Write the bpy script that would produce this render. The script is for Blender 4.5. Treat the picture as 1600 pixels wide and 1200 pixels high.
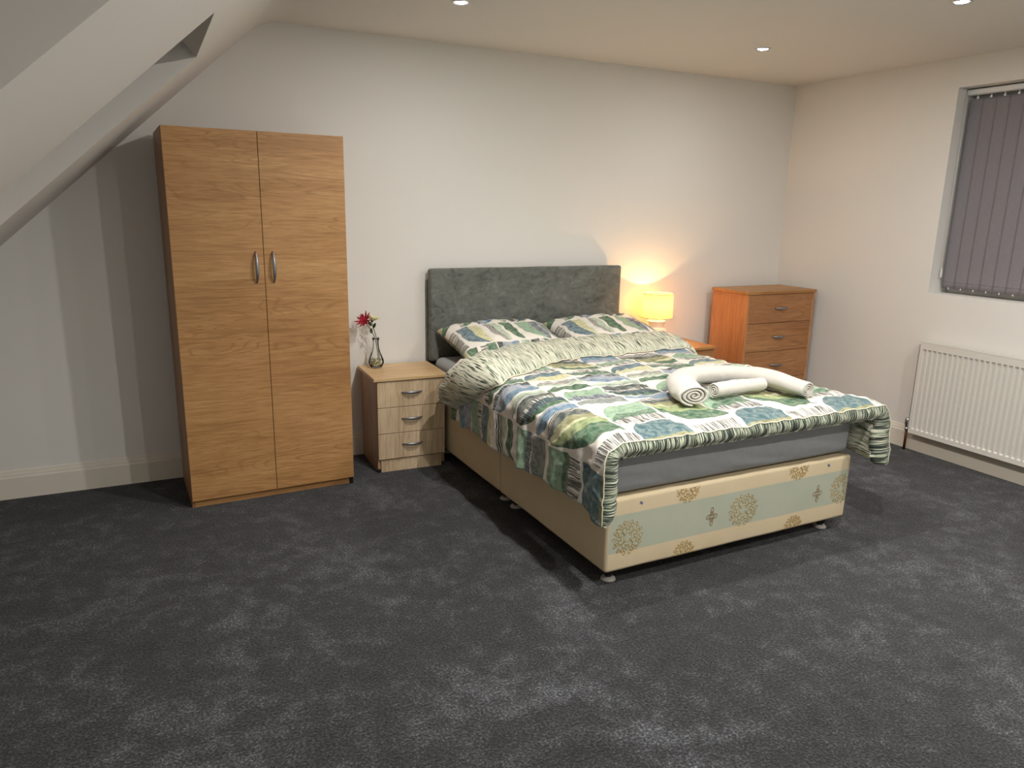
import bpy, bmesh, math, random
from mathutils import Vector, Matrix, noise
C = bpy.context.scene.collection
PI = math.pi
random.seed(7)
for o in list(bpy.data.objects):
    bpy.data.objects.remove(o)

# ---------------------------------------------------------------- camera, world, exposure
cam_d = bpy.data.cameras.new('camera'); cam = bpy.data.objects.new('camera', cam_d); C.objects.link(cam)
yaw, pitch, roll, FPX = 0.4620, 0.2349, 0.0201, 1151.8
f = Vector((math.sin(yaw)*math.cos(pitch), math.cos(yaw)*math.cos(pitch), -math.sin(pitch)))
r = Vector((math.cos(yaw), -math.sin(yaw), 0)); u = r.cross(f)
r, u = math.cos(roll)*r+math.sin(roll)*u, -math.sin(roll)*r+math.cos(roll)*u
M = Matrix((r, u, -f)).transposed().to_4x4(); M.translation = Vector((-4.3925, -4.2468, 1.4813))
cam.matrix_world = M
cam_d.sensor_fit = 'HORIZONTAL'; cam_d.sensor_width = 36; cam_d.lens = FPX/1600*36
cam_d.clip_start = 0.05
bpy.context.scene.camera = cam
vs = bpy.context.scene.view_settings
vs.view_transform = 'Standard'; vs.look = 'None'; vs.gamma = 1; vs.use_curve_mapping = False
vs.exposure = 0.08
world = bpy.data.worlds.new('night'); bpy.context.scene.world = world; world.use_nodes = True
world.node_tree.nodes['Background'].inputs[0].default_value = (0.01, 0.012, 0.02, 1)
world.node_tree.nodes['Background'].inputs[1].default_value = 0.3
SPOT_W = 24.0; DISC_W = 15.0; SPILL = 60.0; LAMP_W = 5.6
SPOT_COL = (1.0, 0.965, 0.92)
DIM = [.17, .16, .42, 1.15, 1.40, .92, 1.15, 1.0]      # lamps are not equally strong
H = 2.387

# ---------------------------------------------------------------- node helper
def srgb(r, g, b):
    return tuple(((c/255)/12.92 if c/255 <= .04045 else ((c/255+.055)/1.055)**2.4) for c in (r, g, b))+(1,)

class NT:
    def __init__(s, name):
        s.m = bpy.data.materials.new(name); s.m.use_nodes = True
        s.t = s.m.node_tree; s.n = s.t.nodes; s.b = s.n['Principled BSDF']
    def put(s, sock, v):
        if isinstance(v, bpy.types.NodeSocket): s.t.links.new(v, sock)
        elif v is not None: sock.default_value = v
    def math(s, op, a, b=None, c=None):
        n = s.n.new('ShaderNodeMath'); n.operation = op
        for i, v in enumerate((a, b, c)): s.put(n.inputs[i], v)
        return n.outputs[0]
    def vmul(s, vec, k):
        n = s.n.new('ShaderNodeVectorMath'); n.operation = 'MULTIPLY'; s.put(n.inputs[0], vec); s.put(n.inputs[1], k); return n.outputs[0]
    def vadd(s, vec, k):
        n = s.n.new('ShaderNodeVectorMath'); n.operation = 'ADD'; s.put(n.inputs[0], vec); s.put(n.inputs[1], k); return n.outputs[0]
    def coord(s, kind='Object'):
        return s.n.new('ShaderNodeTexCoord').outputs[kind]
    def sep(s, v):
        n = s.n.new('ShaderNodeSeparateXYZ'); s.put(n.inputs[0], v); return n.outputs
    def comb(s, x, y, z=0.0):
        n = s.n.new('ShaderNodeCombineXYZ'); s.put(n.inputs[0], x); s.put(n.inputs[1], y); s.put(n.inputs[2], z); return n.outputs[0]
    def noise(s, vec, scale=5.0, detail=3.0, rough=.5, dist=0.0, out='Fac'):
        n = s.n.new('ShaderNodeTexNoise'); s.put(n.inputs['Vector'], vec); n.inputs['Scale'].default_value = scale
        n.inputs['Detail'].default_value = detail; n.inputs['Roughness'].default_value = rough
        n.inputs['Distortion'].default_value = dist; return n.outputs[out]
    def ramp(s, fac, stops, interp='LINEAR'):
        n = s.n.new('ShaderNodeValToRGB'); r_ = n.color_ramp; r_.interpolation = interp; s.put(n.inputs[0], fac)
        while len(r_.elements) > 1: r_.elements.remove(r_.elements[-1])
        for i, (p, c) in enumerate(stops):
            e = r_.elements[0] if i == 0 else r_.elements.new(p)
            e.position = p; e.color = c if len(c) == 4 else tuple(c)+(1,)
        return n.outputs[0]
    def mix(s, fac, a, b, mode='MIX'):
        n = s.n.new('ShaderNodeMix'); n.data_type = 'RGBA'; n.blend_type = mode
        s.put(n.inputs[0], fac); s.put(n.inputs[6], a); s.put(n.inputs[7], b); return n.outputs[2]
    def bump(s, h, strength=.3, dist=.01, nrm=None):
        n = s.n.new('ShaderNodeBump'); s.put(n.inputs['Height'], h); n.inputs['Strength'].default_value = strength
        n.inputs['Distance'].default_value = dist
        if nrm: s.put(n.inputs['Normal'], nrm)
        return n.outputs[0]
    def set(s, **k):
        for a, v in k.items():
            key = {'color': 'Base Color', 'rough': 'Roughness', 'metal': 'Metallic', 'normal': 'Normal', 'spec': 'Specular IOR Level',
                   'sheen': 'Sheen Weight', 'trans': 'Transmission Weight', 'ior': 'IOR', 'emit': 'Emission Color', 'estr': 'Emission Strength',
                   'coat': 'Coat Weight', 'sheenr': 'Sheen Roughness', 'alpha': 'Alpha'}[a]
            s.put(s.b.inputs[key], v)
        return s.m

def plain(name, col, rough=.5, **k):
    t = NT(name); c = t.coord()
    n = t.noise(c, 9, 3)
    col2 = t.mix(t.math('MULTIPLY', n, .12), col, (col[0]*.8, col[1]*.8, col[2]*.8, 1))
    return t.set(color=col2, rough=rough, **k)

def paint(name, col, bump=.05, rough=.75):
    t = NT(name); c = t.coord()
    n = t.noise(c, 1.3, 3); fine = t.noise(c, 260, 2)
    return t.set(color=t.mix(n, col, tuple(x*.95 for x in col[:3])+(1,)), rough=rough, spec=.25, normal=t.bump(fine, bump, .001))

def wood(name, dark, mid, light, along='x', k=1.0, rough=.42, seed=0.0, fine=.35):
    t = NT(name); c = t.coord()
    sc = {'x': (1.0, 10.0, 10.0), 'z': (10.0, 10.0, 1.0), 'y': (10.0, 1.0, 10.0)}[along]
    c = t.vadd(c, (seed, seed*.7, seed*1.3))
    base = t.vmul(c, sc)
    broad = t.noise(base, .75*k, 3, .5, .4)
    n2 = t.noise(t.vmul(c, tuple(x*(3.4 if x > 1 else 1.6) for x in sc)), 2.6*k, 6, .66, .9)
    fn = t.noise(t.vmul(c, tuple(x*(11 if x > 1 else 2.2) for x in sc)), 4*k, 4, .65)
    rings = t.math('FRACT', t.math('MULTIPLY', t.noise(base, .5*k, 2, .5, 1.2), 26.0))
    ringl = t.ramp(rings, [(0, (1, 1, 1)), (.16, (.15, .15, .15)), (.30, (0, 0, 0)), (.8, (0, 0, 0)), (1, (.8, .8, .8))])
    v = t.math('ADD', t.math('MULTIPLY', broad, .45), t.math('MULTIPLY', n2, .55))
    col = t.ramp(v, [(.33, dark), (.48, mid), (.62, light)])
    gate = t.ramp(t.noise(base, 1.1*k, 2), [(.40, (.15, .15, .15)), (.58, (1, 1, 1))])
    col = t.mix(t.math('MULTIPLY', t.math('MULTIPLY', ringl, gate), .75), col, dark)
    col = t.mix(t.math('MULTIPLY', t.ramp(fn, [(.40, (1, 1, 1)), (.50, (0, 0, 0))]), fine*1.8), col, dark)
    return t.set(color=col, rough=rough, spec=.4, normal=t.bump(fn, .08, .0006))

M_wall = paint('wall_paint', srgb(231, 229, 224))
M_ceil = paint('ceiling_paint', srgb(231, 228, 222))
M_trim = paint('gloss_trim_paint', srgb(226, 220, 207), .02, .4)
M_black = plain('black_plastic', srgb(20, 20, 20), .5)
M_upvc = plain('white_upvc', srgb(225, 225, 222), .35)
M_white_metal = plain('white_enamel', srgb(222, 219, 211), .38)
M_steel = plain('brushed_steel', srgb(150, 150, 155), .42, metal=.85)
M_chrome = plain('chrome', srgb(215, 215, 220), .3, metal=1.0)
M_copper = plain('brown_copper_pipe', srgb(95, 55, 42), .4, metal=.6)
M_glassdark = plain('night_glass', srgb(8, 9, 12), .05)

def carpet_mat():
    t = NT('charcoal_carpet'); c = t.coord()
    big = t.noise(c, 1.7, 6, .66, .5); med = t.noise(c, 11, 4, .65, .3); fine = t.noise(c, 120, 3, .8); speck = t.noise(c, 420, 1)
    v = t.math('ADD', t.math('MULTIPLY', big, .5), t.math('MULTIPLY', med, .5))
    col = t.ramp(v, [(.36, srgb(33, 34, 36)), (.5, srgb(47, 48, 51)), (.64, srgb(80, 82, 86))])
    pile = t.ramp(fine, [(.34, (.02, .02, .02)), (.47, (.5, .5, .5)), (.58, (2.0, 2.0, 2.0)), (.68, (5, 5, 5))])
    col = t.mix(.85, col, pile, 'MULTIPLY')
    col = t.mix(t.ramp(speck, [(.70, (0, 0, 0)), (.76, (.5, .5, .5))]), col, srgb(150, 148, 148))
    h = t.math('ADD', fine, t.math('MULTIPLY', med, .8))
    return t.set(color=col, rough=.95, spec=.1, normal=t.bump(h, .9, .012), sheen=.15, sheenr=.5)
M_carpet = carpet_mat()

M_oak = wood('oak_laminate_doors', srgb(150, 108, 64), srgb(184, 138, 88), srgb(202, 158, 106), 'x', 1.0)
M_oakside = wood('oak_laminate_side', srgb(130, 90, 60), srgb(158, 116, 80), srgb(174, 132, 94), 'z', 1.0)
M_oakc = wood('oak_chest_side', srgb(168, 110, 66), srgb(192, 134, 86), srgb(206, 150, 102), 'z', 1.0, seed=3)
M_oakd = wood('oak_chest_drawers', srgb(140, 92, 56), srgb(176, 124, 80), srgb(192, 142, 96), 'x', 1.0, seed=5)
M_oakt = wood('oak_chest_top', srgb(150, 102, 52), srgb(182, 132, 76), srgb(200, 150, 92), 'x', 1.0, seed=8)
M_son = wood('sonoma_oak_drawers', srgb(172, 146, 114), srgb(212, 188, 154), srgb(228, 206, 176), 'z', 1.1, seed=2)
M_sons = wood('sonoma_oak_side', srgb(150, 116, 86), srgb(178, 144, 112), srgb(192, 160, 128), 'z', 1.0, seed=4)
M_sont = wood('sonoma_oak_top', srgb(186, 150, 104), srgb(212, 180, 134), srgb(226, 198, 156), 'x', .9, seed=6)

def velvet():
    t = NT('grey_crushed_velvet'); c = t.coord()
    a = t.noise(c, 3.2, 4, .62, 1.6); b = t.noise(t.vmul(c, (1, 1, 1.7)), 11, 4, .65, 2.2)
    v = t.math('ADD', t.math('MULTIPLY', a, .55), t.math('MULTIPLY', b, .45))
    col = t.ramp(v, [(.34, srgb(70, 72, 68)), (.47, srgb(102, 105, 100)), (.56, srgb(112, 115, 110)), (.7, srgb(138, 141, 135))])
    return t.set(color=col, rough=.85, sheen=.35, sheenr=.35, spec=.15, normal=t.bump(b, .25, .006))
M_velvet = velvet()

def cloth(name, col, bumps=.25, scale=28):
    t = NT(name); c = t.coord()
    w = t.noise(c, scale, 3, .55); f2 = t.noise(c, 500, 1)
    return t.set(color=t.mix(w, col, tuple(x*.9 for x in col[:3])+(1,)), rough=.9, spec=.15, sheen=.1,
                 normal=t.bump(f2, .2, .0008, t.bump(w, bumps, .006)))
M_sheet = cloth('grey_cotton_sheet', srgb(160, 163, 165))
M_piping = cloth('cream_piping', srgb(226, 222, 200), .05)
def towel_mat():
    t = NT('white_terry'); c = t.coord()
    f2 = t.noise(c, 330, 2); w = t.noise(c, 14, 3)
    return t.set(color=t.mix(w, srgb(216, 213, 205), srgb(204, 199, 190)), rough=.95, spec=.1, sheen=.3, normal=t.bump(f2, .55, .0025, t.bump(w, .2, .01)))
M_towel = towel_mat()

# divan fabric: cream damask with one pale blue band on the foot face
def divan():
    t = NT('cream_damask'); c = t.coord(); x, y, z = t.sep(c)
    g = t.n.new('ShaderNodeNewGeometry'); nx, ny, nz = t.sep(g.outputs['Normal'])
    m = t.math('MULTIPLY', t.math('LESS_THAN', ny, -.97), t.math('MULTIPLY', t.math('GREATER_THAN', z, .153), t.math('LESS_THAN', z, .314)))
    n = t.noise(c, 6, 4, .6)
    cream = t.mix(n, srgb(214, 198, 166), srgb(198, 181, 148)); blue = t.mix(n, srgb(180, 184, 166), srgb(166, 172, 154))
    wv = t.noise(t.vmul(c, (1, 1, 3)), 300, 1)
    return t.set(color=t.mix(m, cream, blue), rough=.7, spec=.3, normal=t.bump(wv, .15, .001))
M_divan = divan()
M_gold = plain('gold_damask_thread', srgb(176, 146, 84), .5)
M_brownthread = plain('brown_damask_thread', srgb(140, 118, 88), .5)
M_bluethread = plain('blue_tuft_thread', srgb(90, 100, 140), .6)

# printed duvet: columns of stacked rounded bands
WHT = srgb(232, 226, 216); DG = srgb(60, 108, 72); MG = srgb(82, 122, 92); LG = srgb(138, 176, 142); OL = srgb(146, 142, 88)
LO = srgb(150, 168, 96); YE = srgb(214, 208, 150); DK = srgb(78, 84, 84); GR = srgb(134, 142, 140); BL = srgb(100, 140, 172)
LI = srgb(158, 166, 184); TE = srgb(72, 112, 122); SA = srgb(150, 166, 150); PG = srgb(186, 204, 176); TG = srgb(88, 128, 112); DB = srgb(94, 124, 140)
VM = 1.5
GA = [(0.0, .0, .158), (.165, .17, .225), (.40, .455, .085), (.54, .545, .148), (.70, .73, .075), (.815, .822, .09), (.92, .93, .155), (1.09, 1.10, .12), (1.235, 1.24, .16), (1.42, 1.43, .1)]
CA = [(0, OL, 0, 0), (.016, TE, 0, 0), (.165, WHT, 1, 0), (.245, MG, 0, 0), (.288, LG, 0, 0), (.40, GR, 0, 0), (.54, LI, 1, 0), (.595, LG, 0, 0), (.70, DG, 0, 0),
      (.815, PG, 0, 0), (.862, WHT, 0, 1), (.92, WHT, 0, 0), (.95, YE, 0, 0), (1.01, DB, 0, 0), (1.09, WHT, 1, 0), (1.14, LG, 0, 0), (1.235, LI, 0, 0), (1.30, BL, 0, 0), (1.42, DG, 0, 0)]
GB = [(0.0, .062, .07), (.075, .437, .335), (.437, .52, .078), (.521, .706, .18), (.711, .772, .06), (.775, .93, .142), (.935, 1.045, .108), (1.05, 1.33, .262), (1.335, 1.49, .14)]
CB = [(0, WHT, 1, 0), (.075, DG, 0, 0), (.215, LO, 0, 0), (.285, YE, 0, 0), (.302, OL, 0, 0), (.352, DK, 0, 0), (.408, WHT, 0, 1), (.437, BL, 0, 0), (.495, LI, 0, 0), (.521, DG, 0, 0),
      (.555, TE, 1, 0), (.61, WHT, 1, 0), (.645, DK, 0, 0), (.711, SA, 0, 0), (.74, PG, 0, 0), (.775, BL, 0, 0), (.835, LI, 0, 0), (.895, GR, 1, 0), (.935, MG, 0, 0), (1.0, WHT, 1, 0),
      (1.05, DG, 0, 0), (1.125, YE, 0, 0), (1.145, OL, 0, 0), (1.21, DK, 0, 0), (1.262, WHT, 0, 1), (1.335, BL, 0, 0), (1.42, SA, 0, 0)]
def mute(c, k=.22):
    g = .3*c[0]+.55*c[1]+.15*c[2]; return tuple(x+(g-x)*k for x in c[:3])+(1,)
CA = [(p, mute(c), a, b) for p, c, a, b in CA]; CB = [(p, mute(c), a, b) for p, c, a, b in CB]
def duvet_mat(uvname, cell=.257):
    t = NT('leaf_print_'+uvname); uv = t.n.new('ShaderNodeUVMap'); uv.uv_map = 'UVMap'
    wob = t.noise(uv.outputs[0], 9, 2, out='Color')
    p = t.vadd(uv.outputs[0], t.vmul(t.vadd(wob, (-.5, -.5, -.5)), (.014, .03, 0)))
    U, V, _ = t.sep(p)
    q = t.math('DIVIDE', U, cell); s = t.math('FRACT', q)
    isb = t.math('FLOORED_MODULO', t.math('FLOOR', q), 2.0)
    a = t.math('SUBTRACT', 1.0, t.math('MINIMUM', t.math('DIVIDE', s, .5), 1.0))
    prof = t.math('MAXIMUM', t.math('SQRT', t.math('SUBTRACT', 1.02, t.math('MULTIPLY', a, a))), .05)
    V = t.math('MAXIMUM', V, 0.0005)
    pos = t.math('DIVIDE', V, VM)
    def lookup(G, Cc, sign):
        g = t.sep(t.ramp(pos, [(x[0]/VM, (x[1], x[2], 0)) for x in G], 'CONSTANT'))
        d = t.math('DIVIDE', t.math('MULTIPLY', t.math('SUBTRACT', V, g[0]), sign), prof)
        out = t.math('MAXIMUM', t.math('GREATER_THAN', d, g[1]), t.math('LESS_THAN', d, 0.0))
        v2 = t.math('ADD', g[0], t.math('MULTIPLY', d, sign))
        p2 = t.math('DIVIDE', v2, VM)
        col = t.ramp(p2, [(x[0]/VM, x[1]) for x in Cc], 'CONSTANT')
        ty = t.ramp(p2, [(x[0]/VM, (x[2], x[3], 0)) for x in Cc], 'CONSTANT')
        return col, ty, out, v2
    A = lookup(GA, CA, 1.0); B = lookup(GB, CB, -1.0)
    col = t.mix(isb, A[0], B[0]); ty = t.sep(t.mix(isb, A[1], B[1]))
    out = t.math('ADD', t.math('MULTIPLY', A[2], t.math('SUBTRACT', 1.0, isb)), t.math('MULTIPLY', B[2], isb))
    v2 = t.math('ADD', t.math('MULTIPLY', A[3], t.math('SUBTRACT', 1.0, isb)), t.math('MULTIPLY', B[3], isb))
    # watercolour wash
    wash = t.noise(uv.outputs[0], 34, 5, .65, .5)
    col = t.mix(t.ramp(wash, [(.40, (0, 0, 0)), (.68, (.35, .35, .35))]), col, srgb(205, 208, 190))
    col = t.mix(t.ramp(wash, [(.30, (.45, .45, .45)), (.5, (0, 0, 0))]), col, srgb(60, 80, 80))
    # hatch lines run along V, vary along U
    hn = t.noise(t.vmul(uv.outputs[0], (190, 7, 0)), 1.0, 2, .6)
    hatch = t.math('MULTIPLY', t.ramp(hn, [(.47, (0, 0, 0)), (.52, (1, 1, 1))]), ty[0])
    col = t.mix(t.math('MULTIPLY', hatch, .85), col, srgb(52, 54, 52))
    st = t.math('SINE', t.math('ADD', t.math('MULTIPLY', v2, 2*PI/.0125), t.math('MULTIPLY', t.noise(uv.outputs[0], 20, 2), 5)))
    stripe = t.math('MULTIPLY', t.math('GREATER_THAN', st, 0.0), ty[1])
    col = t.mix(stripe, col, srgb(40, 42, 44))
    edge = t.math('MAXIMUM', t.math('LESS_THAN', s, .022), t.math('GREATER_THAN', s, .978))
    col = t.mix(t.math('MAXIMUM', out, edge), col, WHT)
    w = t.noise(uv.outputs[0], 16, 4, .6, .4); f2 = t.noise(uv.outputs[0], 700, 1)
    return t.set(color=col, rough=.85, spec=.15, sheen=.1, normal=t.bump(f2, .12, .0006, t.bump(w, .35, .012)))
M_print = duvet_mat('duvet')
M_printp = duvet_mat('pillow', .25)
def reverse_mat(name, lo, hi):
    t = NT(name); uv = t.n.new('ShaderNodeUVMap'); uv.uv_map = 'UVMap'
    wob = t.noise(uv.outputs[0], 7, 2, out='Color')
    p = t.vadd(uv.outputs[0], t.vmul(t.vadd(wob, (-.5, -.5, -.5)), (.022, .0, 0)))
    hn = t.noise(t.vmul(p, (210, 8, 0)), 1.0, 1, .6)
    hb = t.noise(t.vmul(p, (120, 18, 0)), 1.0, 1, .5)
    col = t.ramp(hn, [(lo, srgb(226, 224, 206)), (lo+.05, srgb(160, 172, 148)), (hi, srgb(92, 102, 92)), (hi+.08, srgb(48, 56, 50))])
    col = t.mix(t.ramp(hb, [(.55, (0, 0, 0)), (.62, (.6, .6, .6))]), col, srgb(196, 206, 176))
    w = t.noise(uv.outputs[0], 16, 4, .6, .4)
    return t.set(color=col, rough=.85, spec=.15, sheen=.1, normal=t.bump(w, .3, .01))
M_rev = reverse_mat('hatched_reverse', .50, .60)
M_revd = reverse_mat('hatched_reverse_hem', .38, .46)

# ---------------------------------------------------------------- mesh helpers
def obj(name, bm, mat, parent=None, smooth=False, kind=None, label=None):
    me = bpy.data.meshes.new(name)
    bmesh.ops.recalc_face_normals(bm, faces=bm.faces[:])
    bm.to_mesh(me); bm.free()
    o = bpy.data.objects.new(name, me); C.objects.link(o)
    for m in (mat if isinstance(mat, (list, tuple)) else [mat]): me.materials.append(m)
    if smooth:
        me.polygons.foreach_set('use_smooth', [True]*len(me.polygons))
    if parent: o.parent = parent
    if kind: o['kind'] = kind
    if label: o['label'] = label
    return o
def thing(name, label, cat, loc=(0, 0, 0), rotz=0, group=None):
    o = bpy.data.objects.new(name, None); C.objects.link(o); o.location = loc; o.rotation_euler = (0, 0, rotz)
    o.empty_display_size = .1; o['label'] = label; o['category'] = cat
    if group: o['group'] = group
    return o
def tag(o, label, cat, group=None):
    o['label'] = label; o['category'] = cat
    if group: o['group'] = group
    return o
def box(bm, x0, x1, y0, y1, z0, z1, bev=0.0, seg=2):
    m = Matrix.Translation(((x0+x1)/2, (y0+y1)/2, (z0+z1)/2)) @ Matrix.Diagonal((x1-x0, y1-y0, z1-z0, 1))
    r_ = bmesh.ops.create_cube(bm, size=1, matrix=m)
    if bev:
        es = list({e for v in r_['verts'] for e in v.link_edges})
        bmesh.ops.bevel(bm, geom=es, offset=bev, segments=seg, affect='EDGES', profile=.5)
    return bm
def boxo(name, dims, mat, parent=None, bev=.0015, **k):
    return obj(name, box(bmesh.new(), *dims, bev=bev), mat, parent, **k)
def lathe(bm, prof, seg=24, c=(0, 0, 0)):
    rings = []
    for (rr, z) in prof:
        rings.append([bm.verts.new((c[0]+rr*math.cos(2*PI*i/seg), c[1]+rr*math.sin(2*PI*i/seg), c[2]+z)) for i in range(seg)] if rr > 1e-6 else [bm.verts.new((c[0], c[1], c[2]+z))])
    for a, b in zip(rings[:-1], rings[1:]):
        for i in range(seg):
            j = (i+1) % seg
            vs_ = [a[i % len(a)], a[j % len(a)], b[j % len(b)], b[i % len(b)]]
            q = []
            for v in vs_:
                if v not in q: q.append(v)
            if len(q) > 2: bm.faces.new(q)
    return bm
def sweep(bm, path, sec, up=Vector((0, 0, 1)), closed=True, caps=True):
    """sec(i, n) -> list of (a, b) offsets in the side / up frame at station i"""
    n = len(path); rings = []
    P = [Vector(p) for p in path]
    for i, p in enumerate(P):
        t = (P[min(i+1, n-1)]-P[max(i-1, 0)]).normalized()
        side = t.cross(up)
        side = side.normalized() if side.length > 1e-4 else Vector((1, 0, 0))
        uu = side.cross(t).normalized()
        rings.append([bm.verts.new(p+side*a+uu*b) for a, b in sec(i, n)])
    m = len(rings[0])
    for a, b in zip(rings[:-1], rings[1:]):
        for k in range(m if closed else m-1):
            l = (k+1) % m; bm.faces.new((a[k], a[l], b[l], b[k]))
    if caps and closed:
        for rg in (rings[0], rings[-1]):
            try: bm.faces.new(rg)
            except ValueError: pass
    return rings
def circ(rr, n=10, ry=None):
    ry = ry or rr
    return [(rr*math.cos(2*PI*k/n), ry*math.sin(2*PI*k/n)) for k in range(n)]
def tube(bm, path, rad, n=10, up=Vector((0, 0, 1))):
    return sweep(bm, path, lambda i, N: circ(rad(i/(N-1)) if callable(rad) else rad, n), up)
def rbox(x0, x1, y0, y1, z0, z1, rad, step, disp=None):
    """rounded box surface on a regular grid"""
    bm = bmesh.new(); vm = {}
    lo = (x0, y0, z0); hi = (x1, y1, z1); cs = []
    for a, b in zip(lo, hi):
        k = max(1, round((b-a-2*rad)/step)); e_ = [0, .22, .48, .74]
        cs.append([a+rad*t_ for t_ in e_]+[a+rad+(b-a-2*rad)*i/k for i in range(k+1)]+[b-rad*t_ for t_ in e_[::-1]])
    n = [len(c)-1 for c in cs]
    def vert(i, j, k):
        key = (i, j, k)
        if key not in vm:
            p = Vector(tuple(cs[d][key[d]] for d in range(3)))
            q = Vector(tuple(min(max(p[d], lo[d]+rad), hi[d]-rad) for d in range(3)))
            d_ = p-q
            if d_.length > 1e-9: d_.normalize()
            p = q+d_*rad
            if disp: p = p+disp(p, d_)
            vm[key] = bm.verts.new(p)
        return vm[key]
    for ax in range(3):
        b, c = (ax+1) % 3, (ax+2) % 3
        for side in (0, n[ax]):
            for i in range(n[b]):
                for j in range(n[c]):
                    ks = []
                    for di, dj in ((0, 0), (1, 0), (1, 1), (0, 1)):
                        k = [0, 0, 0]; k[ax] = side; k[b] = i+di; k[c] = j+dj; ks.append(vert(*k))
                    bm.faces.new(ks if side else ks[::-1])
    return bm
def nz(x, y, z=0.0): return noise.noise(Vector((x, y, z)))
def lerp_tab(tab, x):
    if x <= tab[0][0]: return tab[0][1]
    for (a, b), (c, d) in zip(tab[:-1], tab[1:]):
        if x <= c:
            t_ = (x-a)/(c-a); t_ = t_*t_*(3-2*t_)*.5+t_*.5
            return b+(d-b)*t_
    return tab[-1][1]
def struct(o): o['kind'] = 'structure'; return o

# ---------------------------------------------------------------- room shell
YB = -5.6; XL = -5.65
SL = .905
def slz(x): return 1.252+SL*(x+5.0)
struct(boxo('floor', (XL-.2, .25, YB-.2, .2, -.08, 0), M_carpet, bev=0))
struct(boxo('wall_back', (XL-.2, .25, 0, .2, 0, H+.3), M_wall, bev=0))
struct(boxo('wall_front', (XL-.2, .25, YB-.2, YB, 0, H+.3), M_wall, bev=0))
struct(boxo('wall_left', (XL-.2, XL, YB, 0, 0, slz(XL)+.1), M_wall, bev=0))
WY0, WY1, WZ0, WZ1 = -1.25, -2.45, 1.012, 2.219
bm = bmesh.new()
box(bm, 0, .25, WY0, 0, 0, H+.3); box(bm, 0, .25, YB, WY1, 0, H+.3)
box(bm, 0, .25, WY1, WY0, 0, WZ0); box(bm, 0, .25, WY1, WY0, WZ1, H+.3)
bmesh.ops.remove_doubles(bm, verts=bm.verts[:], dist=1e-5)
struct(obj('wall_right', bm, M_wall))
# ceiling: flat part, soft curve, roof slope pierced by two roof windows
SX1, SX0 = -4.14, -4.98           # top / bottom of the roof window openings
HOLES = [(-.905, -1.70), (-2.81, -3.60)]
bm = bmesh.new()
x_c = (H-1.252)/SL-5.0; th = math.atan(SL); cut = .09
prof = [(.25, H), (x_c+cut, H)]
R_ = cut/math.tan(th/2)
for i in range(1, 13):
    a = th*i/12; prof.append((x_c+cut-R_*math.sin(a), H-R_*(1-math.cos(a))))
prof += [(SX1, slz(SX1)), (SX0, slz(SX0)), (XL, slz(XL))]
ys = [0.0]
for a, b in HOLES: ys += [a, b]
ys.append(YB)
def vtx(x, z, y): return bm.verts.new((x, y, z))
for i in range(len(prof)-1):
    for j in range(len(ys)-1):
        hole = abs(prof[i][0]-SX1) < 1e-6 and (ys[j], ys[j+1]) in HOLES
        if hole: continue
        bm.faces.new([vtx(*prof[i], ys[j]), vtx(*prof[i+1], ys[j]), vtx(*prof[i+1], ys[j+1]), vtx(*prof[i], ys[j+1])])
nd = Vector((-math.sin(th), 0, math.cos(th))); DEP = .34
for ya, yb in HOLES:
    c4 = [Vector((SX1, ya, slz(SX1))), Vector((SX0, ya, slz(SX0))), Vector((SX0, yb, slz(SX0))), Vector((SX1, yb, slz(SX1)))]
    for k in range(4):
        p, q = c4[k], c4[(k+1) % 4]
        bm.faces.new([bm.verts.new(v) for v in (p, q, q+nd*DEP, p+nd*DEP)])
bmesh.ops.remove_doubles(bm, verts=bm.verts[:], dist=1e-5)
o = struct(obj('ceiling', bm, M_ceil))
for p in o.data.polygons:
    p.use_smooth = x_c-cut*.75 < p.center.x < x_c+cut-.001
for n_, (ya, yb) in enumerate(HOLES):
    nm = 'window_%d' % (n_+2)
    root = thing(nm, '', '', (SX1, ya, slz(SX1))); del root['label'], root['category']; struct(root)
    root.rotation_euler = (0, -th, 0)  # local -x runs down the slope, local z outward
    L = (SX1-SX0)/math.cos(th); W = ya-yb
    bm = bmesh.new()
    for d in ((-L, 0, -W, -W+.07), (-L, 0, -.07, 0), (-L, -L+.07, -W+.07, -.07), (-.07, 0, -W+.07, -.07)):
        box(bm, *d, DEP-.06, DEP, bev=.004)
    obj('frame', bm, M_upvc, root)
    boxo('pane', (-L+.06, -.06, -W+.06, -.06, DEP-.025, DEP-.012), M_glassdark, root, bev=0)
# window in the right wall
root = thing('window_1', '', '', (.2, WY0, WZ0)); del root['label'], root['category']; struct(root)
bm = bmesh.new(); W = WY0-WY1; Hh = WZ1-WZ0
for d in ((-W, 0, 0, .06), (-W, 0, Hh-.06, Hh), (-W, -W+.06, .06, Hh-.06), (-.06, 0, .06, Hh-.06), (-W/2-.035, -W/2+.035, .06, Hh-.06)):
    box(bm, -.03, .04, d[0], d[1], d[2], d[3], bev=.004)
obj('frame', bm, M_upvc, root)
for a, b in ((-W+.05, -W/2-.03), (-W/2+.03, -.05)):
    boxo('pane', (0, .012, a, b, .05, Hh-.05), M_glassdark, root, bev=0)
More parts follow.
